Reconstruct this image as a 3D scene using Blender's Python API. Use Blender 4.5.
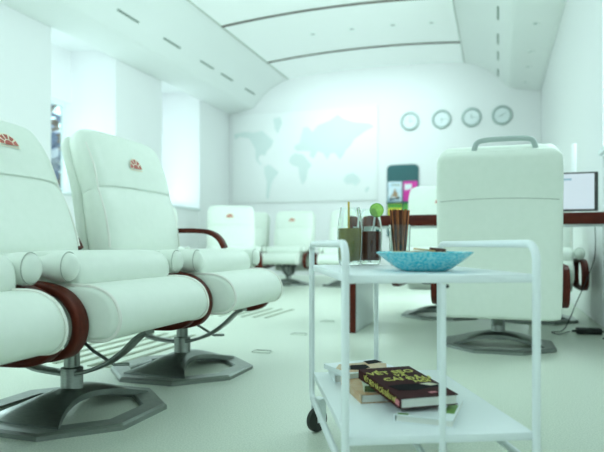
import bpy, bmesh, math, random
from mathutils import Vector, Matrix
from mathutils.bvhtree import BVHTree
random.seed(7)
for o in list(bpy.data.objects): bpy.data.objects.remove(o)
S = bpy.context.scene
C = S.collection
PI = math.pi
R = math.radians
H = .57

# ------------------------------------------------------------------ camera, world, light, exposure
cd = bpy.data.cameras.new('camera'); cam = bpy.data.objects.new('camera', cd); C.objects.link(cam)
cd.sensor_width = 36; cd.lens = 35; cd.shift_y = .0315
cam.location = (0, 0, H); cam.rotation_euler = (PI/2, 0, R(18.46))
cd.dof.use_dof = True; cd.dof.focus_distance = 1.9; cd.dof.aperture_fstop = 2.8
S.camera = cam
S.view_settings.view_transform = 'Standard'; S.view_settings.look = 'None'
S.view_settings.exposure = -0.16; S.view_settings.gamma = 1
CEIL_GLOW = .19
FILL_COL = (.78, 1.0, 1.03)
BAY_FAR, BAY_NEAR, STRIP_W, WASH_W, REAR_W, SKY = 9, 44, 135, 15, 36, 2.6; FILL_COL = (.78, 1.0, 1.03)
w = bpy.data.worlds.new('sky'); S.world = w; w.use_nodes = True
w.node_tree.nodes['Background'].inputs[0].default_value = (.76, 1.0, 1.03, 1)
w.node_tree.nodes['Background'].inputs[1].default_value = SKY
def fill_strip(name, loc, aim, sx, sy, watts, spread=180):
    ld = bpy.data.lights.new(name, 'AREA'); ld.shape = 'RECTANGLE'; ld.size = sx; ld.size_y = sy; ld.energy = watts; ld.color = FILL_COL; ld.spread = R(spread)
    lo = bpy.data.objects.new(name, ld); C.objects.link(lo); lo.location = loc
    lo.rotation_euler = Vector(aim).to_track_quat('-Z', 'Y').to_euler()
# unseen fill lights, added: across to the window side, and onto the back wall
fill_strip('cross_fill', (-.60, 6.4, 3.60), (-1, 0, -.28), .10, 7.6, STRIP_W)
fill_strip('back_wall_fill', (-2.2, 8.95, 3.60), (0, 1, -.85), 3.0, .12, WASH_W, 110)
fill_strip('rear_fill', (-2.2, -1.6, 3.55), (0, 1, -.45), 3.0, .12, REAR_W)  # added fill behind the camera, brightens surfaces facing it
try:
    S.cycles.max_bounces = 10; S.cycles.diffuse_bounces = 6; S.cycles.transparent_max_bounces = 16
except Exception: pass

# ------------------------------------------------------------------ materials
def mat(name, col, rough=.5, metal=0, spec=.5, emit=None, estr=0, trans=0, ior=1.45, alpha=1, coat=0, noise=None, bump=None):
    m = bpy.data.materials.new(name); m.use_nodes = True
    nt = m.node_tree; b = nt.nodes['Principled BSDF']
    b.inputs['Base Color'].default_value = (*col, 1)
    b.inputs['Roughness'].default_value = rough
    b.inputs['Metallic'].default_value = metal
    b.inputs['Specular IOR Level'].default_value = spec
    b.inputs['Transmission Weight'].default_value = trans
    b.inputs['IOR'].default_value = ior
    b.inputs['Alpha'].default_value = alpha
    b.inputs['Coat Weight'].default_value = coat
    if emit:
        b.inputs['Emission Color'].default_value = (*emit, 1); b.inputs['Emission Strength'].default_value = estr
    if noise or bump:
        tc = nt.nodes.new('ShaderNodeTexCoord')
    if noise:
        sc, col2, lo, hi, stretch = noise
        mp = nt.nodes.new('ShaderNodeMapping'); mp.inputs['Scale'].default_value = stretch
        n = nt.nodes.new('ShaderNodeTexNoise'); n.inputs['Scale'].default_value = sc; n.inputs['Detail'].default_value = 4
        cr = nt.nodes.new('ShaderNodeValToRGB')
        cr.color_ramp.elements[0].position = lo; cr.color_ramp.elements[0].color = (*col, 1)
        cr.color_ramp.elements[1].position = hi; cr.color_ramp.elements[1].color = (*col2, 1)
        nt.links.new(tc.outputs['Object'], mp.inputs[0]); nt.links.new(mp.outputs[0], n.inputs['Vector'])
        nt.links.new(n.outputs['Fac'], cr.inputs[0]); nt.links.new(cr.outputs[0], b.inputs['Base Color'])
    if bump:
        sc, st = bump
        n2 = nt.nodes.new('ShaderNodeTexNoise'); n2.inputs['Scale'].default_value = sc; n2.inputs['Detail'].default_value = 3
        bp = nt.nodes.new('ShaderNodeBump'); bp.inputs['Strength'].default_value = st; bp.inputs['Distance'].default_value = .01
        nt.links.new(tc.outputs['Object'], n2.inputs['Vector']); nt.links.new(n2.outputs['Fac'], bp.inputs['Height'])
        nt.links.new(bp.outputs[0], b.inputs['Normal'])
    return m
ONE = (1, 1, 1)
M = dict(
    wall=mat('wall_paint', (.88, .88, .885), .55, bump=(60, .02)),
    soffit=mat('soffit_paint', (.85, .875, .865), .5, bump=(60, .02)),
    panel=mat('panel_added_glow', (.8, .82, .8), .5, emit=(.77, 1.0, 1.02), estr=CEIL_GLOW),  # faint glow added to the ceiling panels, which are no light source
    floor=mat('speckled_floor', (.58, .65, .545), .33, noise=(190, (.74, .80, .69), .36, .62, ONE), bump=(240, .05)),
    leather=mat('white_leather', (.82, .88, .80), .42, bump=(9, .10), noise=(30, (.79, .855, .77), .3, .8, ONE)),
    piping=mat('white_piping', (.86, .86, .80), .5, bump=(90, .05)),
    seam=mat('seam_thread', (.45, .5, .44), .7, noise=(80, (.5, .54, .48), .3, .7, ONE)),
    wood=mat('mahogany', (.070, .009, .004), .42, spec=.25, noise=(9, (.115, .018, .007), .3, .75, (1, 12, 4))),
    steel=mat('brushed_steel', (.24, .27, .25), .30, metal=.85, noise=(40, (.31, .34, .32), .3, .7, (1, 1, 20))),
    dark=mat('dark_plastic', (.03, .035, .03), .5, bump=(100, .1)),
    white=mat('white_powdercoat', (.82, .88, .89), .35, bump=(150, .02)),
    slot=mat('slot_grey', (.20, .26, .22), .7, bump=(80, .1)),  # even grey of the ceiling air slots
    rib=mat('rib_wood', (.05, .035, .025), .5, noise=(14, (.08, .05, .035), .3, .7, (1, 8, 8))),
    glass=mat('clear_glass', (.95, 1, .98), .0, trans=1, ior=1.45),
    clockrim=mat('clock_rim', (.42, .50, .48), .4, metal=.3, bump=(60, .02)),
    map=mat('map_panel', (.92, .93, .93), .4, bump=(40, .01)),
    land=mat('map_land', (.72, .80, .79), .5, bump=(40, .02)),
    teal=mat('teal_board', (.035, .13, .14), .45, bump=(60, .03)),
    bowl=mat('blue_glass', (.07, .64, .82), .15, trans=.25, ior=1.4, noise=(170, (.40, .92, .98), .40, .62, ONE), bump=(200, .25)),
    chip=mat('tan_chip', (.62, .42, .22), .7, bump=(90, .3)),
    choc=mat('chocolate', (.10, .035, .02), .5, bump=(90, .2)),
    stick=mat('brown_stick', (.58, .19, .06), .6, noise=(60, (.16, .04, .015), .35, .65, (1, 1, .3))),
    stickd=mat('dark_brown_stick', (.13, .035, .015), .6, noise=(60, (.08, .02, .01), .35, .65, (1, 1, .3))),
    lime=mat('lime_flesh', (.33, .72, .10), .35, noise=(120, (.5, .85, .2), .3, .7, ONE)),
    rind=mat('lime_rind', (.12, .42, .04), .4, bump=(120, .2)),
    olive=mat('olive_drink', (.40, .36, .09), .08, trans=.35, ior=1.34, noise=(22, (.20, .17, .03), .35, .7, (1, 1, .35))),
    red=mat('dark_red_drink', (.32, .11, .08), .08, trans=.35, ior=1.34, noise=(26, (.10, .025, .02), .35, .7, (1, 1, .35))),
    straw=mat('yellow_straw', (.70, .50, .10), .5, bump=(60, .1)),
    bookred=mat('maroon_cover', (.040, .004, .006), .6, spec=.12, bump=(120, .05)),
    paper=mat('paper_block', (.78, .80, .74), .8, noise=(6, (.68, .71, .65), .3, .7, (1, 1, 90))),
    yellow=mat('yellow_ink', (.62, .60, .13), .6, bump=(90, .05)),
    black=mat('black_ink', (.008, .008, .010), .7, spec=.08, bump=(90, .05)),
    cream=mat('cream_ink', (.70, .66, .52), .6, bump=(90, .05)),
    pink=mat('pink_ink', (.65, .22, .25), .6, bump=(90, .05)),
    tan=mat('tan_cover', (.55, .33, .17), .5, noise=(30, (.62, .50, .34), .4, .7, ONE)),
    paleg=mat('pale_green_cover', (.55, .66, .52), .5, noise=(18, (.66, .72, .60), .4, .7, ONE)),
    green=mat('green_ink', (.13, .30, .05), .5, noise=(40, (.2, .38, .08), .4, .7, ONE)),
    darkgreen=mat('dark_green_spine', (.04, .10, .03), .5, noise=(40, (.10, .12, .04), .4, .7, ONE)),
    emblem=mat('emblem_red', (.55, .10, .09), .5, noise=(140, (.40, .13, .07), .4, .7, ONE)),
    emblem_line=mat('emblem_line', (.85, .78, .62), .5, bump=(90, .05)),
    magenta=mat('magenta_ink', (.75, .05, .40), .5, bump=(60, .05)),
    skyblue=mat('pale_blue_ink', (.55, .72, .85), .5, noise=(9, (.75, .82, .88), .4, .6, ONE)),
    lemon=mat('lemon_ink', (.70, .66, .05), .5, bump=(60, .05)),
    leafink=mat('leaf_ink', (.12, .45, .08), .5, bump=(60, .05)),
    skin=mat('sand_ink', (.50, .34, .22), .5, noise=(20, (.35, .2, .1), .4, .7, ONE)),
    screen=mat('lit_screen', (.1, .1, .1), .3, emit=(.74, .92, 1.0), estr=.80, bump=(10, 0)),
    screenblue=mat('lit_screen_bar', (.1, .1, .1), .3, emit=(.25, .55, .68), estr=.75, bump=(10, 0)),
    bark=mat('bark', (.10, .07, .05), .9, bump=(20, .6)),
    blossom=mat('blossom', (.20, .24, .40), .8, noise=(3, (.66, .66, .72), .45, .6, ONE)),
    brownleaf=mat('brown_leaf', (.20, .12, .08), .8, noise=(4, (.38, .26, .2), .4, .6, ONE)),
    ground=mat('outside_ground', (.25, .27, .2), .9, noise=(3, (.3, .33, .24), .4, .6, ONE)),
)
def pane_mat():
    m = bpy.data.materials.new('window_glass'); m.use_nodes = True; nt = m.node_tree
    nt.nodes.remove(nt.nodes['Principled BSDF']); out = nt.nodes['Material Output']
    t = nt.nodes.new('ShaderNodeBsdfTransparent'); g = nt.nodes.new('ShaderNodeBsdfGlossy'); g.inputs['Roughness'].default_value = .03
    fr = nt.nodes.new('ShaderNodeFresnel'); fr.inputs[0].default_value = 1.25
    mx = nt.nodes.new('ShaderNodeMixShader'); t.inputs[0].default_value = (.95, 1, .99, 1)
    nt.links.new(fr.outputs[0], mx.inputs[0]); nt.links.new(t.outputs[0], mx.inputs[1]); nt.links.new(g.outputs[0], mx.inputs[2])
    nt.links.new(mx.outputs[0], out.inputs[0]); return m
M['pane'] = pane_mat()

# ------------------------------------------------------------------ helpers
def link(name, me, m, parent=None, smooth=True, angle=40):
    o = bpy.data.objects.new(name, me); C.objects.link(o)
    for k in (m if isinstance(m, (list, tuple)) else [m]): me.materials.append(k)
    if smooth:
        me.polygons.foreach_set('use_smooth', [True]*len(me.polygons))
        me.set_sharp_from_angle(angle=R(angle))
    if parent: o.parent = parent
    return o
def raw(name, vs, fs, m, parent=None, smooth=True, angle=40, mi=None):
    me = bpy.data.meshes.new(name); me.from_pydata([tuple(v) for v in vs], [], fs)
    bm = bmesh.new(); bm.from_mesh(me); bmesh.ops.recalc_face_normals(bm, faces=bm.faces); bm.to_mesh(me); bm.free()
    if mi: me.polygons.foreach_set('material_index', mi)
    me.update(); return link(name, me, m, parent, smooth, angle)
def from_bm(name, bm, m, parent=None, smooth=True, angle=40):
    me = bpy.data.meshes.new(name); bmesh.ops.recalc_face_normals(bm, faces=bm.faces); bm.to_mesh(me); bm.free()
    return link(name, me, m, parent, smooth, angle)
def box_bm(bm, x0, x1, y0, y1, z0, z1, bev=0, rot=None):
    r = bmesh.ops.create_cube(bm, size=1)['verts']
    for v in r: v.co = Vector((x0+(x1-x0)*(v.co.x+.5), y0+(y1-y0)*(v.co.y+.5), z0+(z1-z0)*(v.co.z+.5)))
    if bev:
        es = list({e for v in r for e in v.link_edges})
        bmesh.ops.bevel(bm, geom=es, offset=bev, segments=2, profile=.5, affect='EDGES')
def box(name, b, m, parent=None, bev=.0):
    bm = bmesh.new(); box_bm(bm, *b, bev); return from_bm(name, bm, m, parent, angle=35)
def catmull(p, n=6, closed=False):
    p = [Vector(q) for q in p]; out = []; N = len(p)
    for i in range(N if closed else N-1):
        a, b, c, d = (p[(i-1) % N], p[i], p[(i+1) % N], p[(i+2) % N]) if closed else (p[max(i-1, 0)], p[i], p[i+1], p[min(i+2, N-1)])
        for k in range(n):
            t = k/n
            out.append(.5*((2*b)+(c-a)*t+(2*a-5*b+4*c-d)*t*t+(3*b-a-3*c+d)*t**3))
    if not closed: out.append(p[-1])
    return out
def frames(pts, closed):
    N = len(pts); T = []
    for i in range(N):
        a = pts[(i-1) % N] if closed or i > 0 else pts[i]; b = pts[(i+1) % N] if closed or i < N-1 else pts[i]
        T.append((b-a).normalized())
    up = Vector((0, 0, 1)) if abs(T[0].z) < .9 else Vector((0, 1, 0))
    n = (up - T[0]*up.dot(T[0])).normalized(); out = []
    for i in range(N):
        n = (n - T[i]*n.dot(T[i])).normalized(); out.append((T[i], n, T[i].cross(n)))
    return out
def sweep(pts, section, closed=False, fixed=None, caps=True):
    """section: list of (a, b) in the frame (normal, binormal); fixed = constant binormal axis"""
    pts = [Vector(p) for p in pts]; F = frames(pts, closed); vs, fs = [], []; k = len(section); N = len(pts)
    for p, (t, n, b) in zip(pts, F):
        if fixed is not None: b = Vector(fixed); n = b.cross(t).normalized()
        for (u, v) in section: vs.append(p+n*u+b*v)
    for i in range(N if closed else N-1):
        j = (i+1) % N
        for q in range(k): fs.append((i*k+q, i*k+(q+1) % k, j*k+(q+1) % k, j*k+q))
    if not closed and caps:
        fs.append(tuple(range(k))[::-1]); fs.append(tuple((N-1)*k+q for q in range(k)))
    return vs, fs
def circ(r, n=10): return [(r*math.cos(2*PI*i/n), r*math.sin(2*PI*i/n)) for i in range(n)]
def rrect(a, b, r, s=2):
    out = []
    for cx, cy, a0 in ((a-r, b-r, 0), (-a+r, b-r, 90), (-a+r, -b+r, 180), (a-r, -b+r, 270)):
        for k in range(s+1): q = R(a0+90*k/s); out.append((cx+r*math.cos(q), cy+r*math.sin(q)))
    return out
def tube(name, pts, r, m, parent=None, closed=False, n=10):
    vs, fs = sweep(pts, circ(r, n), closed); return raw(name, vs, fs, m, parent)
def lathe_data(prof, n=28, c=(0, 0)):
    vs, fs = [], []; k = len(prof)
    for i in range(n):
        a = 2*PI*i/n
        for (r, z) in prof: vs.append((c[0]+r*math.cos(a), c[1]+r*math.sin(a), z))
    for i in range(n):
        j = (i+1) % n
        for q in range(k-1):
            fs.append((i*k+q, j*k+q, j*k+q+1, i*k+q+1))
    return vs, fs
def lathe(name, prof, m, parent=None, n=28, c=(0, 0), angle=40):
    vs, fs = lathe_data(prof, n, c); me = bpy.data.meshes.new(name); me.from_pydata(vs, [], fs)
    bm = bmesh.new(); bm.from_mesh(me); bmesh.ops.remove_doubles(bm, verts=bm.verts, dist=1e-5)
    bmesh.ops.recalc_face_normals(bm, faces=bm.faces); bm.to_mesh(me); bm.free()
    return link(name, me, m, parent, True, angle)
def loft(name, secs, m, parent=None, angle=60):
    vs, fs = [], []; k = len(secs[0])
    for s in secs: vs += [tuple(v) for v in s]
    for i in range(len(secs)-1):
        for q in range(k): fs.append((i*k+q, i*k+(q+1) % k, (i+1)*k+(q+1) % k, (i+1)*k+q))
    fs.append(tuple(range(k))[::-1]); fs.append(tuple((len(secs)-1)*k+q for q in range(k)))
    return raw(name, vs, fs, m, parent, True, angle)
def prism(name, poly, z0, z1, m, parent=None, xf=None):
    """poly in 2D extruded along local z; xf maps (x, y, z) to space"""
    xf = xf or (lambda x, y, z: (x, y, z)); k = len(poly)
    vs = [xf(x, y, z0) for x, y in poly]+[xf(x, y, z1) for x, y in poly]
    fs = [tuple(range(k))[::-1], tuple(range(k, 2*k))]+[(i, (i+1) % k, k+(i+1) % k, k+i) for i in range(k)]
    return raw(name, vs, fs, m, parent, True, 30)
def tag(o, label, cat, group=None):
    o['label'] = label; o['category'] = cat
    if group: o['group'] = group
    return o
def thing(name, label, cat, loc=(0, 0, 0), rz=0, group=None):
    o = bpy.data.objects.new(name, None); C.objects.link(o); o.location = loc; o.rotation_euler = (0, 0, rz); o.empty_display_size = .1
    return tag(o, label, cat, group)
def struct(o): o['kind'] = 'structure'; return o
KIDS = {}
def dup(o, parent=None):
    c = o.copy(); C.objects.link(c)
    if parent: c.parent = parent
    for ch in [q for q in bpy.data.objects if q.parent == o]: dup(ch, c)
    return c

# ------------------------------------------------------------------ room shell
XL, XR, YB, YF = -5.0, .68, 10.5, -2.2
XO, XRO = -5.89, 1.5
struct(box('floor', (XO-.1, XRO+.1, YF-.1, YB+.1, -.1, 0), M['floor']))
struct(box('wall_back', (XO-.1, XRO+.1, YB, YB+.15, 0, 4.2), M['wall']))
struct(box('wall_front', (XO-.1, XRO+.1, YF-.15, YF, 0, 4.2), M['wall']))
PER = 2.4
BAYS_L = [(8.04, 9.27), (5.64, 6.87), (3.24, 4.47), (.84, 2.07), (-1.56, -.33)]
SILL, WZ0, WZ1 = 1.18, 1.24, 2.58
def pil(name, x0, x1, y0, y1, z0, z1): struct(box(name, (x0, x1, y0, y1, z0, z1), M['wall'], bev=.012))
prev = YB
for (a, b) in BAYS_L:
    pil('wall_left', XO, XL, b, prev, 0, 3.34); prev = a
pil('wall_left', XO, XL, YF, prev, 0, 3.34)
for i, (a, b) in enumerate(BAYS_L):
    struct(box('wall_left', (XO, XL-.02, a, b, 0, SILL), M['wall']))
    struct(box('wall_left', (XO-.02, XO+.14, a, b, WZ1, 3.4), M['wall']))
    struct(box('trim_%d' % (i+1), (XO, XL+.03, a+.002, b-.002, SILL, SILL+.04), M['white'], bev=.01))
    wf = bmesh.new()
    for q in ((a, a+.05, SILL+.04, WZ1), (b-.05, b, SILL+.04, WZ1), (a+.05, b-.05, SILL+.04, SILL+.10), (a+.05, b-.05, WZ1-.05, WZ1)):
        box_bm(wf, XO, XO+.05, *q)
    wo = struct(from_bm('window_%d' % (i+1), wf, M['white'], smooth=False))
    box('pane', (XO+.02, XO+.028, a+.05, b-.05, SILL+.10, WZ1-.05), M['pane'], wo)
struct(box('wall_left', (XO-.02, XO, YF, YB, 3.3, 4.2), M['wall']))
# right wall: solid from the last window bay to the back wall, windows nearer than the frame
BAYS_R = [(3.24, 4.47)]
prev = YB
for (a, b) in BAYS_R:
    struct(box('wall_right', (XR, XRO, b, prev, 0, 3.16), M['wall'], bev=.012)); prev = a
struct(box('wall_right', (XR, XRO, YF, prev, 0, 3.16), M['wall']))
for i, (a, b) in enumerate(BAYS_R):
    struct(box('wall_right', (XR+.02, XRO, a, b, 0, SILL), M['wall']))
    struct(box('wall_right', (XRO-.14, XRO+.02, a, b, WZ1, 3.4), M['wall']))
    struct(box('trim_%d' % (i+6), (XR-.03, XRO, a+.002, b-.002, SILL, SILL+.04), M['white'], bev=.01))
    wf = bmesh.new()
    for q in ((a, a+.05, SILL+.04, WZ1), (b-.05, b, SILL+.04, WZ1), (a+.05, b-.05, SILL+.04, SILL+.10), (a+.05, b-.05, WZ1-.05, WZ1)):
        box_bm(wf, XRO-.05, XRO, *q)
    wo = struct(from_bm('window_%d' % (i+6), wf, M['white'], smooth=False))
    box('pane', (XRO-.028, XRO-.02, a+.05, b-.05, SILL+.10, WZ1-.05), M['pane'], wo)
struct(box('wall_right', (XRO, XRO+.02, YF, YB, 3.3, 4.2), M['wall']))
def bay_fill(x, y, watts):  # unseen area light added to brighten the near part of the room
    ld = bpy.data.lights.new('bay_fill', 'AREA'); ld.shape = 'RECTANGLE'; ld.size = .72; ld.size_y = 1.05; ld.energy = watts; ld.color = FILL_COL
    lo = bpy.data.objects.new('bay_fill', ld); C.objects.link(lo); lo.location = (x, y, 3.12)
for (a, b) in BAYS_L:
    if a < 5: bay_fill((XO+XL)/2-.02, (a+b)/2, BAY_NEAR)
    else: fill_strip('jamb_fill', ((XO+XL)/2, a+.03, 2.15), (0, 1, 0), .70, 1.6, BAY_FAR); fill_strip('sill_fill', ((XO+XL)/2, (a+b)/2, 1.30), (0, 0, 1), .5, 1.0, BAY_FAR*.3)  # added lights hidden in the bay, brightening its far jamb and head
for (a, b) in BAYS_R: bay_fill((XR+XRO)/2+.02, (a+b)/2, BAY_NEAR)
# ceiling: two shaped soffits and the shallow vault between them, its glow added
CX = -2.165; IN_L, IN_R = -3.79, -.54
def arch(x): return 3.70+.075*(1-((x-CX)/1.625)**2)
prof_r = [(XRO, 3.32), (.95, 3.28), (XR, 3.14), (.62, 3.135), (.44, 3.165), (.22, 3.21), (.13, 3.26), (0, 3.40), (-.14, 3.52), (-.34, 3.64), (-.47, 3.69), (IN_R, 3.70)]
prof_r = [prof_r[0], prof_r[1]]+[(p.x, p.y) for p in catmull([(x, z, 0) for x, z in prof_r[2:]], 4)]
def strip_mesh(name, prof, y0, y1, m, th=.03):
    k = len(prof); vs = [(x, y0, z) for x, z in prof]+[(x, y1, z) for x, z in prof]+[(x, y0, z+th) for x, z in prof]+[(x, y1, z+th) for x, z in prof]
    fs = []
    for i in range(k-1):
        fs += [(i, i+1, k+i+1, k+i), (2*k+i, 3*k+i, 3*k+i+1, 2*k+i+1)]
    fs += [(0, k, 3*k, 2*k), (k-1, 3*k-1, 4*k-1, 2*k-1)]
    for i in range(k-1): fs += [(i, 2*k+i, 2*k+i+1, i+1), (k+i, k+i+1, 3*k+i+1, 3*k+i)]
    return raw(name, vs, fs, m, None, True, 50)
struct(strip_mesh('ceiling', prof_r, YF-.1, YB+.1, M['soffit']))
struct(strip_mesh('ceiling', [(2*CX-x, z) for x, z in prof_r], YF-.1, YB+.1, M['soffit']))
RIBS = [9.42, 7.66, 5.90, 4.14, 2.38, .62, -1.14]
edges = [YB+.1]+RIBS+[YF-.1]
xs = [IN_L+.02+(IN_R-IN_L-.04)*i/24 for i in range(25)]
for i in range(len(edges)-1):
    struct(strip_mesh('ceiling', [(x, arch(x)+.02) for x in xs], edges[i+1]+.012, edges[i]-.012, M['panel']))
for i, y in enumerate(RIBS):
    struct(strip_mesh('trim_%d' % (i+10), [(x, arch(x)+.005) for x in xs], y-.018, y+.018, M['rib'], .05))
for i, x in enumerate((IN_L, IN_R)):
    struct(box('trim_%d' % (i+20), (x-.012, x+.022, YF, YB, 3.712, 3.76), M['seam']))
struct(box('ceiling', (XO-.1, XRO+.1, YF-.1, YB+.1, 4.0, 4.1), M['wall']))

# ------------------------------------------------------------------ outside the windows
ORD = ['first', 'second', 'third', 'fourth', 'fifth', 'sixth', 'seventh', 'eighth']
struct(box('terrain', (-30, XO-.2, -8, 34, -.4, -.05), M['ground']))
def tree(x, y, h, m, label, seed):
    rnd = random.Random(seed)
    t = thing('tree', label, 'tree', (x, y, -.05))
    tr = catmull([(0, 0, 0), (.08, .05, h*.3), (-.05, .1, h*.6), (.05, 0, h*.9)], 4)
    vs, fs = sweep(tr, circ(.12, 8)); raw('trunk', vs, fs, M['bark'], t)
    for k in range(9):
        z = h*(.25+.07*k); a = k*2.4
        e = Vector((math.cos(a), math.sin(a), .7))*h*.34
        vs, fs = sweep([Vector((0, .05, z)), Vector((0, .05, z))+e*.5+Vector((0, 0, .05)), Vector((0, .05, z))+e], circ(.035, 6)); raw('branch', vs, fs, M['bark'], t)
    bm = bmesh.new()
    for k in range(1500):
        d = Vector((rnd.gauss(0, 1), rnd.gauss(0, 1), rnd.gauss(0, 1))).normalized()*rnd.uniform(.3, 1)
        p = Vector((d.x*h*.36, d.y*h*.36, h*.62+d.z*h*.46)); s = rnd.uniform(.07, .15)
        q = Matrix.Rotation(rnd.uniform(0, 6), 3, 'X') @ Matrix.Rotation(rnd.uniform(0, 6), 3, 'Z')
        vv = [bm.verts.new(p+q @ Vector(c)*s) for c in ((-1, -.6, 0), (0, -1, .25), (1, -.5, 0), (.9, .7, .2), (0, 1, 0), (-1, .6, .25))]
        bm.faces.new(vv)
    from_bm('foliage', bm, m, t, smooth=False)
tree(-8.4, 8.0, 3.2, M['blossom'], 'blossoming bluish tree seen through the window left of the second recliner', 3)
tree(-10.6, 10.6, 3.8, M['brownleaf'], 'brown leaved tree behind the blossoming tree outside the left window', 5)
tree(-13.6, 13.6, 5.0, M['blossom'], 'tall blossoming tree farthest out beyond the left window', 8)

# ------------------------------------------------------------------ recliner (faces +x, base centre at the origin)
def extr_y(name, prof, y0, y1, m, parent, rim=.02, bulge=.0):
    c = Vector((sum(p[0] for p in prof)/len(prof), 0, sum(p[1] for p in prof)/len(prof)))
    secs = []
    for y, s in ((y0, .80), (y0+rim*.12, .90), (y0+rim*.45, .965), (y0+rim, .99), (y0+rim*2.2, 1), ((y0+y1)/2, 1+bulge), (y1-rim*2.2, 1), (y1-rim, .99), (y1-rim*.45, .965), (y1-rim*.12, .90), (y1, .80)):
        secs.append([(c.x+(x-c.x)*s, y, c.z+(z-c.z)*s) for x, z in prof])
    return loft(name, secs, m, parent, 70)
def slab(name, spine, m, parent, n=40, e=5.0, flip=False):
    """spine rows: (x, z, half width, half thickness) -> loft of rounded sections normal to the spine"""
    rows = catmull([Vector((r[0], r[1], r[2])) for r in spine], 5); ths = catmull([Vector((r[3], 0, 0)) for r in spine], 5)
    secs = []; N = len(rows)
    for i in range(N):
        a, b = rows[max(i-1, 0)], rows[min(i+1, N-1)]; t = Vector((b.x-a.x, 0, b.y-a.y)).normalized(); nrm = Vector((t.z, 0, -t.x))
        sec = []
        for k in range(n):
            an = 2*PI*k/n; cc, ss = math.cos(an), math.sin(an)
            yy = rows[i].z*math.copysign(abs(cc)**(2/e), cc); dd = ths[i].x*math.copysign(abs(ss)**(2/3.2), ss)
            sec.append(Vector((rows[i].x, yy, rows[i].y))+nrm*dd)
        secs.append(sec)
    return loft(name, secs, m, parent, 60)
def ribbon(name, path, wy, th, y, m, parent, closed=False):
    pts = [Vector((p.x, y, p.y)) for p in catmull([(a, b, 0) for a, b in path], 5, closed)]
    vs, fs = sweep(pts, rrect(th/2, wy/2, min(th, wy)*.3), closed, fixed=(0, 1, 0)); return raw(name, vs, fs, m, parent, True, 50)
def emblem_mesh(parent, yc, zc, r):
    """half-round sunburst badge on the headrest: wedges and lines as faces of one sheet with thickness"""
    vs, fs, mi = [], [], []; rings = [0.0, .10, .44, .52, .98, 1.06]; n = 5; gap = 5
    angs = []
    for k in range(n): angs += [180*k/n+(gap if k else 3), 180*(k+1)/n-(gap if k < n-1 else 3)]
    angs = [0]+angs+[180]
    bv = BVHTree.FromPolygons([v.co for v in parent.data.vertices], [tuple(p.vertices) for p in parent.data.polygons])
    def FX(y, z): return bv.ray_cast(Vector((1, y, z)), Vector((-1, 0, 0)))[0].x+.0045
    def P(rr, a): return (FX(yc+r*rr*math.cos(R(a)), zc+r*rr*math.sin(R(a))), yc+r*rr*math.cos(R(a)), zc+r*rr*math.sin(R(a)))
    idx = {}
    for i, rr in enumerate(rings):
        for j, a in enumerate(angs): idx[i, j] = len(vs); vs.append(P(rr, a))
    for i in range(len(rings)-1):
        for j in range(len(angs)-1):
            fs.append((idx[i, j], idx[i, j+1], idx[i+1, j+1], idx[i+1, j]))
            red = (i <= 1) or (i == 3 and 0 < j < len(angs)-2 and j % 2 == 1)
            mi.append(0 if red else 1)
    b = len(vs)
    for (yy, zz) in ((-1, -.10), (1, -.10), (1, -.22), (-1, -.22)): vs.append((FX(yc+r*yy, zc+r*zz), yc+r*yy, zc+r*zz))
    fs.append((b, b+1, b+2, b+3)); mi.append(1)
    return raw('emblem', vs, fs, [M['emblem'], M['emblem_line']], parent, False, mi=mi)
BACK = [(-.228, .50, .275, .06), (-.232, .53, .292, .080), (-.244, .60, .300, .088), (-.264, .72, .303, .084), (-.278, .785, .300, .074), (-.282, .80, .298, .069), (-.287, .815, .300, .076),
        (-.318, .92, .302, .082), (-.346, 1.00, .298, .076), (-.360, 1.048, .284, .062), (-.366, 1.073, .25, .036)]
def EX(z):
    for a, b in zip(BACK, BACK[1:]):
        if a[1] <= z <= b[1]:
            t = (z-a[1])/(b[1]-a[1]); return a[0]+(b[0]-a[0])*t+(a[3]+(b[3]-a[3])*t)*1.04
    return BACK[-1][0]
def make_base(t):
    bs = []
    prof = [(1, 0), (1, .014), (.97, .021), (.755, .019), (.735, .012), (.735, 0)]; n = 48; vs, fs = [], []; k = len(prof)
    def oct_r(a, r):
        s = PI/4; q = (a-PI/8) % s-s/2; return r*math.cos(s/2)/math.cos(q)
    for i in range(n):
        a = 2*PI*i/n
        for (s, z) in prof:
            r = oct_r(a, .322)*s if s > .9 else oct_r(a, .322)*s; vs.append((r*math.cos(a), r*math.sin(a), z))
    for i in range(n):
        for q in range(k): j = (i+1) % n; fs.append((i*k+q, j*k+q, j*k+(q+1) % k, i*k+(q+1) % k))
    pl = raw('base_plate', vs, fs, M['steel'], t, True, 25)
    secs = []; NU, NV = 22, 10
    for i in range(NU+1):
        u = -1+2*i/NU; y = .236*u; zc = .016+.060*(1-abs(u)**2.2)
        hw = .060+.088*abs(u)**1.8; row_t, row_b = [], []
        for j in range(NV+1):
            v = -1+2*j/NV; z = zc-.020*abs(v)**3*(1-abs(u)**3)
            row_t.append((hw*v, y, z+.010)); row_b.append((hw*v, y, z-.010))
        secs.append(row_t+row_b[::-1])
    loft('bridge', secs, M['steel'], pl, 45)
    lathe('column', [(0, .060), (.052, .060), (.040, .078), (.037, .085), (.037, .150), (.026, .153), (.026, .285), (0, .285)], M['steel'], t, 20)
    ribbon('support_strap', [(-.265, .265), (-.25, .235), (-.19, .152), (-.08, .131), (.03, .133), (.13, .165), (.21, .215), (.27, .268), (.31, .287)], .05, .013, 0, M['steel'], t)
    tube('lever', [(-.02, .05, .25), (.05, .05, .20), (.13, .06, .155), (.16, .10, .152)], .006, M['steel'], t, n=8)
    box('mechanism', (-.16, .16, -.13, .13, .262, .32), M['dark'], t, .015)
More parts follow.
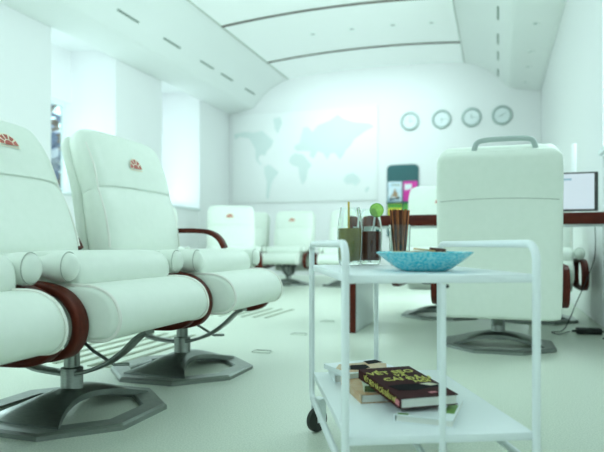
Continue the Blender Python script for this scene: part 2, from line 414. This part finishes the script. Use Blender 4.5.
LOOP = [(-.22, .450), (-.07, .455), (.09, .456), (.175, .452), (.245, .430), (.288, .385), (.297, .335), (.278, .288), (.23, .260), (.13, .252), (-.14, .252), (-.225, .262), (-.262, .30), (-.268, .36), (-.255, .42)]
ROLL = [(.02, .325), (.15, .310), (.28, .300), (.35, .303), (.386, .322), (.400, .355), (.395, .39), (.374, .424), (.335, .447), (.28, .456), (.15, .452), (.02, .44)]
def make_recliner(label, arm_shift=-.02, arms=(1,), handle=False, lean=0, badge=(-.02, .925)):
    t = thing('recliner', label, 'recliner')
    make_base(t)
    pr = [(p.x, p.y) for p in catmull([(a, b, 0) for a, b in ROLL], 4, True)]
    ro = extr_y('front_roll', pr, -.294, .244, M['leather'], t, .022, .004)
    c = Vector((sum(p[0] for p in pr)/len(pr), sum(p[1] for p in pr)/len(pr)))
    for y in (-.284, .234):
        pts = [Vector((c.x+(x-c.x)*.992, y, c.y+(z-c.y)*.992)) for x, z in pr]
        tube('piping', pts, .0055, M['piping'], ro, True, 6)
    cu = [(p.x, p.y) for p in catmull([(a, b, 0) for a, b in [(-.22, .40), (.0, .40), (.17, .41), (.225, .44), (.236, .49), (.215, .532), (.15, .552), (0, .548), (-.22, .52)]], 4, True)]
    extr_y('seat_cushion', cu, -.258, .258, M['leather'], t, .02, .004)
    for s in (-1, 1):
        secs = []
        for x, k in ((-.24, .45), (-.22, .62), (.0, .66), (.125, .66), (.15, .74), (.172, .92), (.19, 1.03), (.21, 1.06), (.230, 1.02), (.244, .90), (.252, .70), (.256, .4)):
            secs.append([(x, s*.293+.034*k*math.cos(a), .508+.042*k*math.sin(a)) for a in [2*PI*q/20 for q in range(20)]])
        sb_ = loft('side_bolster', secs, M['leather'], t, 70)
        tube('seam', [Vector((.235, s*.293+.0345*math.cos(2*PI*q/28), .508+.0425*math.sin(2*PI*q/28))) for q in range(28)], .0016, M['seam'], sb_, True, 6)
        ribbon('wooden_loop', LOOP, .05, .024, s*.322, M['wood'], t, True)
    b = slab('backrest', BACK, M['leather'], t, e=4.0)
    emblem_mesh(b, badge[0], badge[1], .046)
    for s in (-1, 1):
        tube('piping', [Vector((EX(z)-.012-.02, s*.283, z)) for z in [.56+.05*i for i in range(10)]], .005, M['piping'], b, n=6)
    SH = [(-.292, .195, .290, .012), (-.294, .21, .304, .022), (-.30, .35, .309, .026), (-.312, .55, .309, .028), (-.338, .74, .308, .028), (-.352, .805, .307, .026), (-.370, .88, .307, .028),
          (-.408, .99, .300, .028), (-.420, 1.025, .286, .024), (-.426, 1.045, .258, .010)]
    sh = slab('back_shell', SH, M['leather'], t, e=9)
    bvs = BVHTree.FromPolygons([v.co for v in sh.data.vertices], [tuple(p.vertices) for p in sh.data.polygons])
    sp_ = []
    for i in range(25):
        y = -.288+.024*i; z = .795+.012*(1-(y/.3)**2); sp_.append(Vector((bvs.ray_cast(Vector((-1, y, z)), Vector((1, 0, 0)))[0].x-.0005, y, z)))
    tube('seam', sp_, .0024, M['seam'], sh, n=6)
    for s in arms:
        a = arm_shift
        ribbon('armrest', [(-.36+a, .642), (-.2+a, .644), (-.06+a, .642), (.01+a, .630), (.055+a, .600), (.082+a, .555)], .045, .024, s*.312, M['wood'], t)
    if lean:                                # this one is tipped further back
        piv = Matrix.Translation((-.23, 0, .45)); L = piv @ Matrix.Rotation(-R(lean), 4, 'Y') @ piv.inverted()
        for q in [q for q in bpy.data.objects if q.parent == t and q.name.split('.')[0] in ('backrest', 'back_shell')]: q.matrix_local = L
    if handle:
        hp = catmull([(-.40, -.175, 1.02), (-.41, -.172, 1.065), (-.415, -.145, 1.095), (-.415, -.03, 1.101), (-.415, .085, 1.095), (-.41, .112, 1.065), (-.40, .115, 1.02)], 5)
        vs, fs = sweep(hp, rrect(.013, .010, .006)); raw('grab_handle', vs, fs, M['clockrim'], t)
    return t
GA = 'white recliners'
def put(o, x, y, deg, label=None):
    o.location = (x, y, 0); o.rotation_euler = (0, 0, R(deg))
    if label: o['label'] = label
    return o
r_plain = make_recliner('white leather recliner, mostly cut off by the left picture edge, its rounded seat front lowest', arms=())
put(r_plain, -1.40, .945, 0)
r1 = make_recliner('white leather recliner with large red sunburst badge at the left edge, nearest full steel base', arm_shift=-.31, lean=10, badge=(.055, .950))
put(r1, -1.39, 1.665, 0)
r2 = make_recliner('white leather recliner standing beside the pilaster, second steel base, brown armrest on its far side')
put(r2, -1.37, 2.375, 0)
off = make_recliner('large white chair seen from behind between tea cart and desk, grey handle on top', arms=(), handle=True)
put(off, .0, 3.52, 90)
def far(x, y, deg, label, src=None):
    return put(dup(src or r_plain), x, y, deg, label)
far(-.44, 4.84, -90, 'white recliner facing the camera across the desk, left of the large chair seen from behind')
far(.26, 4.84, -90, 'white recliner behind the desk below the monitor, partly hidden by the chair back')
r_back = make_recliner('white recliner overlapping the lower left of the map, just right of the brown armrest', arms=())
put(r_back, -3.12, 6.62, -62)
far(-3.98, 6.35, -45, 'white recliner by the bright left window, just behind the brown armrest', r_back)
far(-3.62, 8.1, -82, 'white recliner half hidden between two others under the left of the map', r_back)
far(-2.86, 7.95, -88, 'white recliner under the right half of the map, dark base in clear view', r_back)
far(-2.02, 7.95, -90, 'white recliner behind the drinks glasses, under the right edge of the map', r_back)

# ------------------------------------------------------------------ desk with monitor
dk = thing('desk', 'white desk with thick dark brown front edge and side panel, behind the tea cart', 'desk', (-.13, 4.03, 0))
def dbox(n, b, m, p=None, bev=.004): return box(n, (b[0]+.13, b[1]+.13, b[2]-4.03, b[3]-4.03, b[4], b[5]), m, p or dk, bev)
top = dbox('desktop', (-.93, .67, 3.72, 4.36, .692, .757), M['white'])
dbox('edge_band', (-.94, .67, 3.70, 3.72, .690, .758), M['wood'], top)
pn = dbox('side_panel', (-.925, -.875, 3.72, 4.30, 0, .692), M['white'])
dbox('edge_band', (-.928, -.872, 3.70, 3.72, 0, .690), M['wood'], pn)
mo = thing('monitor', 'flat computer monitor with lit page on the brown edged desk', 'monitor', (.33, 3.98, .757), R(0))
bz = box('bezel', (-.25, .25, -.012, .022, .022, .262), M['dark'], mo, .004)
scn = box('screen', (-.232, .228, -.016, -.011, .034, .252), M['screen'], bz)
box('toolbar', (-.232, .10, -.0185, -.0155, .212, .224), M['screenblue'], scn)
for i, (zz, x1) in enumerate(((.165, -.02), (.085, -.03), (.065, -.04))):
    box('text_line', (-.17, x1, -.0185, -.0155, zz, zz+(.014 if i == 0 else .006)), M['screenblue'], scn)
box('foot', (-.11, .11, -.06, .09, 0, .012), M['dark'], mo, .004)
box('neck', (-.03, .03, .018, .045, .005, .12), M['dark'], mo, .004)
po = thing('post_lamp', 'slim white upright tube behind the monitor on the desk', 'lamp', (.475, 4.24, .757))
lathe('foot', [(0, 0), (.06, 0), (.06, .012), (.02, .018), (0, .018)], M['white'], po)
lathe('tube', [(0, .012), (.016, .012), (.016, .47), (.012, .482), (0, .484)], M['map'], po, 14)
tag(tube('monitor_cable', catmull([(.62, 4.39, .74), (.625, 4.42, .5), (.57, 4.40, .33), (.50, 4.34, .18), (.45, 4.30, .06), (.40, 4.2, .008), (.33, 4.12, .008), (.36, 4.02, .008), (.40, 4.09, .008), (.437, 4.124, .014)], 6), .003, M['dark']), 'thin dark cable hanging down from the desk to the power brick', 'cable')
pb = thing('power_brick', 'black power brick lying on the floor right of the large chair base', 'adapter', (.55, 4.14, 0), R(8))
box('body', (-.075, .075, -.03, .03, .001, .04), M['dark'], pb, .008)
tube('strain_relief', [(-.075, 0, .02), (-.10, 0, .018)], .008, M['dark'], pb, n=8)
tag(tube('mains_lead', catmull([(.63, 4.15, .02), (.66, 4.13, .008), (.655, 4.0, .006), (.60, 3.93, .006)], 5), .005, M['dark']), 'short dark lead curling on the floor from the power brick', 'cable')

# ------------------------------------------------------------------ back wall: map, clocks, magazine rack
mp = thing('world_map', 'large pale world map panel on the back wall', 'map', (-3.49, YB-.004, 2.24))
MW, MH = 1.43, .855
mpan = box('map_board', (-MW, MW, -.03, 0, -MH, MH), M['map'], mp, .006)
LANDS = dict(
 north_america=[(55,128),(100,120),(140,125),(175,118),(200,140),(222,160),(212,185),(195,200),(186,222),(176,214),(160,222),(158,238),(172,256),(166,258),(148,236),(146,192),(120,148),(80,140),(56,150)],
 greenland=[(222,70),(250,64),(258,88),(240,132),(228,112)],
 south_america=[(184,266),(205,258),(226,274),(244,290),(228,310),(212,340),(200,402),(192,392),(195,330),(184,290)],
 africa=[(295,225),(310,213),(345,220),(360,240),(378,262),(362,285),(357,320),(340,342),(330,310),(325,270),(300,262),(286,245)],
 eurasia=[(308,197),(310,184),(330,172),(336,145),(345,112),(362,108),(382,130),(402,104),(450,86),(482,64),(502,80),(540,95),(602,103),(620,116),(590,130),(562,150),(542,165),(532,185),(512,205),(502,225),(490,242),(470,217),(452,217),(440,242),(425,217),(402,207),(386,236),(370,226),(374,207),(340,204),(325,206)],
 australia=[(502,325),(515,305),(540,297),(558,310),(567,330),(550,350),(535,340),(515,342)],
 island=[(585,365),(597,352),(602,360),(590,378)])
for nm, poly in LANDS.items():
    pp = []
    for (x, y) in poly:
        u = (x-48)/(632-48); yt = 52-22*u; v = (y-yt)/(415-9*u-yt)
        pp.append((-MW+2*MW*u, MH-2*MH*v))
    prism('continent', pp, 0, .004, M['land'], mpan, lambda x, y, z: (x, -.030-z, y))
for i, (x, hh, mm) in enumerate(((-1.483, 0, 88), (-.935, -90, 0), (-.432, 95, -5), (.062, 200, 30))):
    wh = ['leftmost', 'second from left', 'third from left', 'rightmost'][i]
    ck = thing('wall_clock', 'round grey rimmed wall clock, %s of four in the row' % wh, 'clock', (x, YB, 2.765), 0, 'wall clocks in a row')
    q = 32
    vs, fs = lathe_data([(.128, 0), (.165, 0), (.168, .02), (.160, .038), (.140, .042), (.130, .030), (.128, 0)], q)
    raw('rim', [(a, -c, b) for a, b, c in vs], fs, M['clockrim'], ck)
    vs, fs = lathe_data([(.0005, .008), (.131, .008), (.131, .012), (.0005, .012)], q)
    raw('face', [(a, -c, b) for a, b, c in vs], fs, M['white'], ck)
    for L, ang, wd in ((.062, hh, .008), (.095, mm, .006)):
        a = R(ang); d = Vector((math.cos(a), 0, math.sin(a))); n = Vector((-d.z, 0, d.x))
        p = [d*-.015+n*wd, d*L+n*wd*.5, d*L-n*wd*.5, d*-.015-n*wd]
        prism('hand', [(v.x, v.z) for v in p], .014, .017, M['clockrim'], ck, lambda x, y, z: (x, -z, y))
    for k in range(12):
        a = R(30*k); prism('hour_mark', [(math.cos(a)*r_+math.cos(a+PI/2)*s_, math.sin(a)*r_+math.sin(a+PI/2)*s_) for r_, s_ in ((.108, -.004), (.122, -.004), (.122, .004), (.108, .004))], .012, .0135, M['clockrim'], ck, lambda x, y, z: (x, -z, y))
rk = thing('magazine_rack', 'dark teal magazine rack with rounded top on the back wall', 'rack', (-1.607, YB-.004, 0))
pl = []
for (cx, cz, a0) in ((.195, 1.915, 0), (-.195, 1.915, 90)):
    for k in range(6): a = R(a0+18*k); pl.append((cx+.085*math.cos(a), cz+.085*math.sin(a)))
pl += [(-.28, .72), (.28, .72)]
prism('back_board', pl, 0, .03, M['teal'], rk, lambda x, y, z: (x, -z, y))
for z in (1.34, .98):
    box('ledge', (-.28, .28, -.10, -.03, z-.03, z), M['teal'], rk, .004)
def magazine(x, z, cols, label):
    t = thing('magazine', label, 'magazine', (x, YB-.045, z), 0)
    b = box('cover', (-.125, .125, -.012, 0, 0, .36), cols[0], t, .002)
    for (m, pts) in cols[1]:
        prism('print', pts, .012, .0135, m, b, lambda x, y, z: (x, -z, y))
magazine(-.137-1.607, 1.34, (M['skyblue'], [(M['clockrim'], [(-.06, .29), (.09, .28), (.09, .31), (-.06, .32)]), (M['skin'], [(-.09, .06), (-.02, .10), (.04, .06), (.05, .14), (.0, .24), (-.03, .15)]), (M['black'], [(-.11, .02), (.0, .04), (.10, .05), (.06, .10), (.03, .06), (-.09, .06)])]), 'pale blue magazine with sandy figure in the rack top row')
magazine(.137-1.607, 1.34, (M['magenta'], [(M['white'], [(-.10, .20), (.02, .22), (.03, .31), (-.10, .31)]), (M['skin'], [(-.01, .10), (.06, .08), (.08, .22), (.03, .24)]), (M['black'], [(.0, .04), (.10, .04), (.07, .12), (.02, .11)])]), 'bright magenta magazine on the right of the rack top row')
magazine(-.137-1.607, .98, (M['lemon'], [(M['leafink'], [(-.12, .25), (.12, .25), (.12, .31), (-.12, .32)]), (M['choc'], [(-.03, .08), (.05, .08), (.05, .22), (-.02, .22)])]), 'yellow and green magazine in the rack lower row')
magazine(.137-1.607, .98, (M['leafink'], [(M['lemon'], [(-.10, .05), (.10, .05), (.10, .15), (-.10, .15)])]), 'green magazine on the right of the rack lower row')

# ------------------------------------------------------------------ ceiling vents and spots, floor fittings
VL = [4.05, 5.30, 6.75, 7.55, 8.85, 9.75]
def dash(x, z, y, L, tilt, label):
    o = box('air_slot', (-.012, .012, -L/2, L/2, -.004, .004), M['slot']); o.location = (x, y, z); o.rotation_euler = (0, tilt, 0); tag(o, label, 'vent', 'ceiling air slots')
for i, y in enumerate((6.2, 7.23, 8.27, 8.98, 9.95)):
    dash(2*CX-0, 3.396, y, .44, -R(42), 'slim grey air slot in the left ceiling slope, %s counted from the camera' % ORD[i])
for i, y in enumerate((7.55, 8.5, 9.25, 10.15)):
    dash(0, 3.396, y, .42, R(42), 'slim grey air slot in the right ceiling slope, %s counted from the camera' % ORD[i])
def spot(x, y, z, label, r=.05, tilt=0, rz=0):
    t = thing('ceiling_spot', label, 'spotlight', (x, y, z)); t.rotation_euler = (0, tilt, rz)
    lathe('ring', [(r*.62, -.001), (r*.7, -.007), (r*.95, -.007), (r, .002), (r*.8, .01), (r*.62, .004)], M['soffit'], t, 20)
    lathe('lens', [(0, -.001), (r*.64, -.001), (r*.64, .004), (0, .004)], M['clockrim'], t, 20)
for i, y in enumerate((7.4, 8.45, 9.15, 10.0)):
    spot(.42, y, 3.169, 'round recessed spot under the right soffit, %s counted from the camera' % ORD[i], .055, R(8))
for i, x in enumerate((-2.68, -2.07, -1.455, -.895)):
    spot(x, 8.55, arch(x)+.02, 'tiny round fitting in the ceiling panel, %s from the left' % ORD[i], .05)
def floor_vent(x0, y0, y1, n, label):
    t = thing('floor_vent', label, 'vent', (x0, (y0+y1)/2, 0))
    for k in range(n):
        box('groove', (k*-.10-.014, k*-.10+.014, -(y1-y0)/2, (y1-y0)/2, .0005, .004), M['slot2'], t)
M['slot2'] = mat('groove_grey', (.30, .34, .25), .6, bump=(60, .1))
floor_vent(-1.72, 4.26, 4.90, 6, 'row of long floor grooves beyond the second recliner')
floor_vent(-1.72, 2.30, 3.30, 6, 'row of long floor grooves between and behind the two steel recliner bases')
for i, (x, y) in enumerate(((-1.19, 2.9), (-1.2, 3.54), (-1.2, 4.2))):
    t = thing('floor_anchor', 'small pale floor anchor plate in the aisle, %s counted from the camera' % ORD[i], 'fitting', (x, y, 0), 0, 'floor anchors')
    box('plate', (-.05, .05, -.028, .028, .0005, .004), M['floor'], t, .001)
    tube('pull_ring', catmull([(-.05, -.025, .003), (-.046, .012, .005), (-.03, .02, .006), (.03, .02, .006), (.046, .012, .005), (.05, -.025, .003)], 4), .003, M['seam'], t, n=6)

# ------------------------------------------------------------------ tea cart
CT = Vector((-.2317, 1.507, 0)); CA = R(23.8)
cart = thing('tea_cart', 'white metal two tier tea cart with tube handles in the foreground', 'cart', CT, CA)
hx, hy = .20, .3075
r_ = .0085
def rect_loop(y0, y1, z0, z1, x, rad):
    pts = []
    for cy, cz, a0 in ((y1-rad, z1-rad, 0), (y0+rad, z1-rad, 90), (y0+rad, z0+rad, 180), (y1-rad, z0+rad, 270)):
        for k in range(7): a = R(a0+15*k); pts.append(Vector((x, cy+rad*math.cos(a), cz+rad*math.sin(a))))
    return pts
for s in (-1, 1):
    tube('end_frame', rect_loop(-hy, hy, .108, .573, s*hx, .036), r_, M['white'], cart, True, 12)
mid = [Vector((0, -hy-.001, .486))]+rect_loop(-hy-.001, hy+.001, .085, .8, 0, .036)[14:28]+[Vector((0, hy+.001, .486))]
pts = [Vector((0, -hy-.001, .49)), Vector((0, -hy-.001, .13))]+[Vector((0, -hy-.001+.03*(1-math.cos(R(a))), .13-.03*math.sin(R(a)))) for a in (30, 60, 90)]
pts += [Vector((0, -p.y, p.z)) for p in pts[::-1]]
tube('middle_frame', pts, .0072, M['white'], cart, False, 12)
def tray(name, z):
    bm = bmesh.new(); box_bm(bm, -hx+.004, hx-.004, -hy+.002, hy-.002, z-.018, z, .003)
    return from_bm(name, bm, M['white'], cart, angle=35)
tray('top_tray', .510); tray('lower_shelf', .183)
lathe('screw', [(0, -.001), (.004, -.001), (.004, .003), (0, .004)], M['dark'], cart, 10).matrix_local = Matrix.Translation((.010, -hy+.001, .486)) @ Matrix.Rotation(PI/2, 4, 'X')
for sx in (-1, 1):
    for sy in (-1, 1):
        cy = sy*(hy-.045)
        vs, fs = lathe_data([(0, -.011), (.030, -.011), (.036, -.007), (.036, .007), (.030, .011), (0, .011)], 24)
        wo = raw('caster_wheel', [(c_, a_-.012, b_+.0365) for a_, b_, c_ in vs], fs, M['dark'], cart, True, 40)
        wo.location = (sx*hx+.026, sy*(hy+.010), 0); wo.rotation_euler = (0, 0, R(-55))
        box('fork', (-.0165, -.0125, -.022, .012, .030, .082), M['white'], wo, .002)
        box('fork', (.0125, .0165, -.022, .012, .030, .082), M['white'], wo, .002)
        box('fork_bridge', (-.0165, .0165, -.016, .012, .078, .102), M['white'], wo, .002)
ca, sa = math.cos(CA), math.sin(CA)
def cl(x, y, z=0): return Vector((CT.x+x*ca-y*sa, CT.y+x*sa+y*ca, z))
ZT, ZS = .510, .183
# glasses
def tumbler(x, y, label, prof_out, th, liquid=None, fill=None, lmat=None):
    g = thing('tumbler', label, 'glass', cl(x, y, ZT+.0005), CA)
    out = [(p.x, p.y) for p in catmull([(a, b, 0) for a, b in prof_out], 5)]
    inn = [(max(a-th, .0), max(b, .012)) for a, b in out[::-1] if b > .010]
    lathe('glass_wall', [(0, 0)]+out+inn+[(0, .012)], M['glass'], g, 36)
    if liquid:
        L = [(max(a-th-.0006, 0), b) for a, b in out if .013 <= b <= fill]
        lathe('drink', [(0, .0128)]+L+[(0, L[-1][1])], lmat, g, 32)
    return g
TALL = [(.025, 0), (.030, .003), (.034, .02), (.0365, .06), (.0372, .10), (.0335, .135), (.0275, .168)]
tumbler(-.10, .205, 'tall glass of olive green drink with yellow straw, left on the cart', TALL, .002, True, .112, M['olive'])
tumbler(-.030, .262, 'tall glass of dark red drink with lime slice on the rim', TALL, .002, True, .105, M['red'])
st = tube('straw', [cl(-.103, .205, ZT+.02), cl(-.104, .205, ZT+.185)], .0032, M['straw'], None, n=8); tag(st, 'yellow straw standing in the olive green drink', 'straw')
sp = tube('stir_stick', [cl(-.03, .262, ZT+.02), cl(-.016, .244, ZT+.165)], .003, M['white'], None, n=8); tag(sp, 'pale stirrer leaning in the dark red drink', 'stirrer')
lm = thing('lime_slice', 'round green lime slice stuck on the rim of the dark red drink', 'lime', cl(-.014, .240, ZT+.163), CA)
vs, fs = lathe_data([(0, -.003), (.019, -.003), (.0192, .003), (0, .003)], 28); raw('flesh', [(a, c, b) for a, b, c in vs], fs, M['lime'], lm)
vs, fs = lathe_data([(.019, -.0032), (.021, -.003), (.021, .003), (.019, .0032), (.019, -.0032)], 28); raw('rind', [(a, c, b) for a, b, c in vs], fs, M['rind'], lm)
SHORT = [(.022, 0), (.0265, .003), (.028, .02), (.030, .06), (.0315, .118)]
tumbler(.045, .20, 'clear straight glass full of brown sticks behind the blue bowl', SHORT, .002)
k = 0
for ring, n, off_ in ((.0, 1, 0), (.010, 6, .3), (.019, 12, .1), (.0255, 17, .25)):
    for i in range(n):
        a = 2*PI*i/n+off_; ct_, st_ = math.cos(a), math.sin(a); k += 1
        lo = ring*.55; hi = ring*1.08; zt = .160+.004*random.random()
        tag(tube('biscuit_stick', [cl(.045+lo*ct_, .20+lo*st_, ZT+.0135), cl(.045+hi*ct_, .20+hi*st_, ZT+zt)], .0021, M['stick' if k % 2 else 'stickd'], None, n=6), 'thin brown biscuit stick standing in the clear glass behind the bowl', 'biscuit', 'brown sticks in the clear glass')
bx_, by_ = .012, -.145
bw = lathe('bowl', [(0, .0005), (.050, .0005), (.062, .006), (.085, .022), (.108, .040), (.111, .043), (.109, .045), (.104, .043), (.083, .027), (.060, .011), (0, .008)], M['bowl'], None, 48)
bw.location = cl(bx_, by_, ZT); tag(bw, 'wide shallow speckled blue glass bowl on the cart front', 'bowl')
for i, (dx, dy, dz, a, m) in enumerate(((-.02, .0, .034, 10, 'chip'), (.0, .02, .036, 70, 'chip'), (-.035, -.015, .036, 40, 'chip'), (.012, -.02, .035, 120, 'chip'), (-.01, .035, .036, 200, 'chip'), (.033, .012, .040, 20, 'choc'), (.03, -.03, .034, 90, 'chip'), (-.045, .025, .036, 60, 'chip'), (-.005, -.012, .043, 150, 'chip'))):
    tri = [(-.022, -.014), (.022, -.012), (.020, .012), (.0, .018), (-.021, .013)] if m == 'chip' else [(-.016, -.012), (.02, -.008), (.016, .012), (-.014, .012)]
    o = prism('biscuit', tri, -.0022, .0022 if m == 'chip' else .007, M[m]); o.location = cl(bx_+dx, by_+dy, ZT+dz+.006); o.rotation_euler = (R(4*((i % 3)-1)), R(5*((i % 2)*2-1)), R(a))
    if m == 'choc': tag(o, 'dark brown chocolate piece poking above the bowl rim on the right', 'biscuit')
    else: tag(o, 'tan biscuit piece lying in the blue bowl', 'biscuit', 'tan biscuits in the blue bowl')

# ------------------------------------------------------------------ books on the lower shelf
def book(label, x, y, z, wd, ln, th, deg, cover, spine=None, tilt=0, soft=True, roll=0):
    t = thing('book', label, 'book', cl(x, y, z), CA+R(deg)); t.rotation_euler = (R(tilt), R(roll), CA+R(deg))
    c = .0016
    box('page_block', (-wd/2+.003, wd/2-.003, -ln/2+.003, ln/2-.003, c, th-c), M['paper'], t)
    bm = bmesh.new()
    box_bm(bm, -wd/2, wd/2, -ln/2, ln/2, 0, c); box_bm(bm, -wd/2, wd/2, -ln/2, ln/2, th-c, th)
    box_bm(bm, -wd/2-c, -wd/2, -ln/2, ln/2, 0, th)
    co = from_bm('cover', bm, cover, t, smooth=False)
    if spine: box('spine_print', (-wd/2-c-.0006, -wd/2-c, -ln/2, ln/2, .002, th-.002), spine, co)
    return t, co
def text(body, size, loc, rot, m, parent, ext=.0004, bold=0.0):
    cu = bpy.data.curves.new('lettering', 'FONT'); cu.body = body; cu.size = size; cu.extrude = ext; cu.offset = bold; cu.align_x = 'CENTER'; cu.align_y = 'CENTER'
    o = bpy.data.objects.new('lettering_curve', cu); C.objects.link(o)
    dg = bpy.context.evaluated_depsgraph_get(); dg.update()
    me = bpy.data.meshes.new_from_object(o.evaluated_get(dg)); bpy.data.objects.remove(o)
    me.materials.clear(); q = link('lettering', me, m, parent, False)
    q.location = loc; q.rotation_euler = rot; return q
BT = .024
rb, rc = book('maroon book with yellow lettering lying on top of the other books', -.014, -.075, .2165, .142, .245, BT, 11, M['bookred'], None, tilt=3.6)
tz = BT+.0006
text('VẾT SẸO', .032, (-.004, .074, tz), (0, 0, R(3)), M['yellow'], rc, bold=.0006)
text('VÀ', .024, (.010, .046, tz), (0, 0, R(-4)), M['yellow'], rc, bold=.0005)
text('CÁI ĐẦU', .031, (.014, .016, tz), (0, 0, R(-2)), M['yellow'], rc, bold=.0006)
text('HÓI', .024, (.040, -.010, tz), (0, 0, R(-3)), M['yellow'], rc, bold=.0005)
text('VẾT SẸO VÀ CÁI ĐẦU HÓI', .0165, (-.142/2-.0018, -.012, BT/2), (PI/2, 0, -PI/2), M['yellow'], rc, .0003, .0002)
FL = lambda x, y, z: (x, y, z)
prism('print', [(-.060, -.030), (-.02, -.024), (.02, -.030), (.071, -.034), (.071, -.058), (.03, -.062), (-.01, -.075), (-.05, -.066)], BT, BT+.0005, M['black'], rc)
prism('print', [(.022, -.030), (.048, -.028), (.064, -.044), (.040, -.050)], BT+.0004, BT+.0009, M['cream'], rc)
prism('print', [(.012, -.092), (.030, -.090), (.032, -.099), (.014, -.101)], BT, BT+.0005, M['pink'], rc)
prism('print', [(-.010, -.006), (.010, -.006), (.010, .006), (-.010, .006)], 0, .0006, M['pink'], rc, lambda x, y, z: (-.142/2-.0016-z, -.108+x, BT/2+y))
wb, wc = book('thin white paperback with green corner label under the maroon book front', .028, -.149, ZS+.0005, .125, .205, .016, -27, M['white'])
prism('print', [(.036, -.052), (.058, -.052), (.058, .022), (.036, .022)], .016, .0166, M['green'], wc)
prism('print', [(-.058, -.098), (-.035, -.098), (-.035, -.088), (-.058, -.088)], .016, .0166, M['green'], wc)
book('tan covered book at the bottom of the left pile on the shelf', -.055, .045, ZS+.0005, .145, .20, .0215, 5, M['tan'])
gb, gc = book('pale green book with dark green edge, tucked under the maroon spine', -.030, .035, ZS+.0225, .13, .165, .0165, -8, M['paleg'])
box('edge_print', (-.065, .065, -.0833, -.0825, .001, .0155), M['darkgreen'], gc)
book('white book lowest at the rear left of the shelf', -.065, .222, ZS+.0005, .17, .13, .0215, 0, M['white'])
pb_, pc = book('book with tan and black picture cover at the rear left of the shelf', -.066, .206, ZS+.0228, .165, .15, .014, 20, M['white'])
prism('print', [(-.06, -.03), (-.03, -.05), (.01, -.03), (.02, .01), (-.02, .02), (-.05, .01)], .014, .0146, M['black'], pc)
prism('print', [(-.08, -.06), (.0, -.075), (.05, -.055), (.085, .0), (.06, .04), (-.05, .045), (-.085, .0)], .014, .0143, M['tan'], pc)
prism('print', [(.03, .01), (.085, .02), (.085, .06), (.04, .055)], .014, .0146, M['black'], pc)
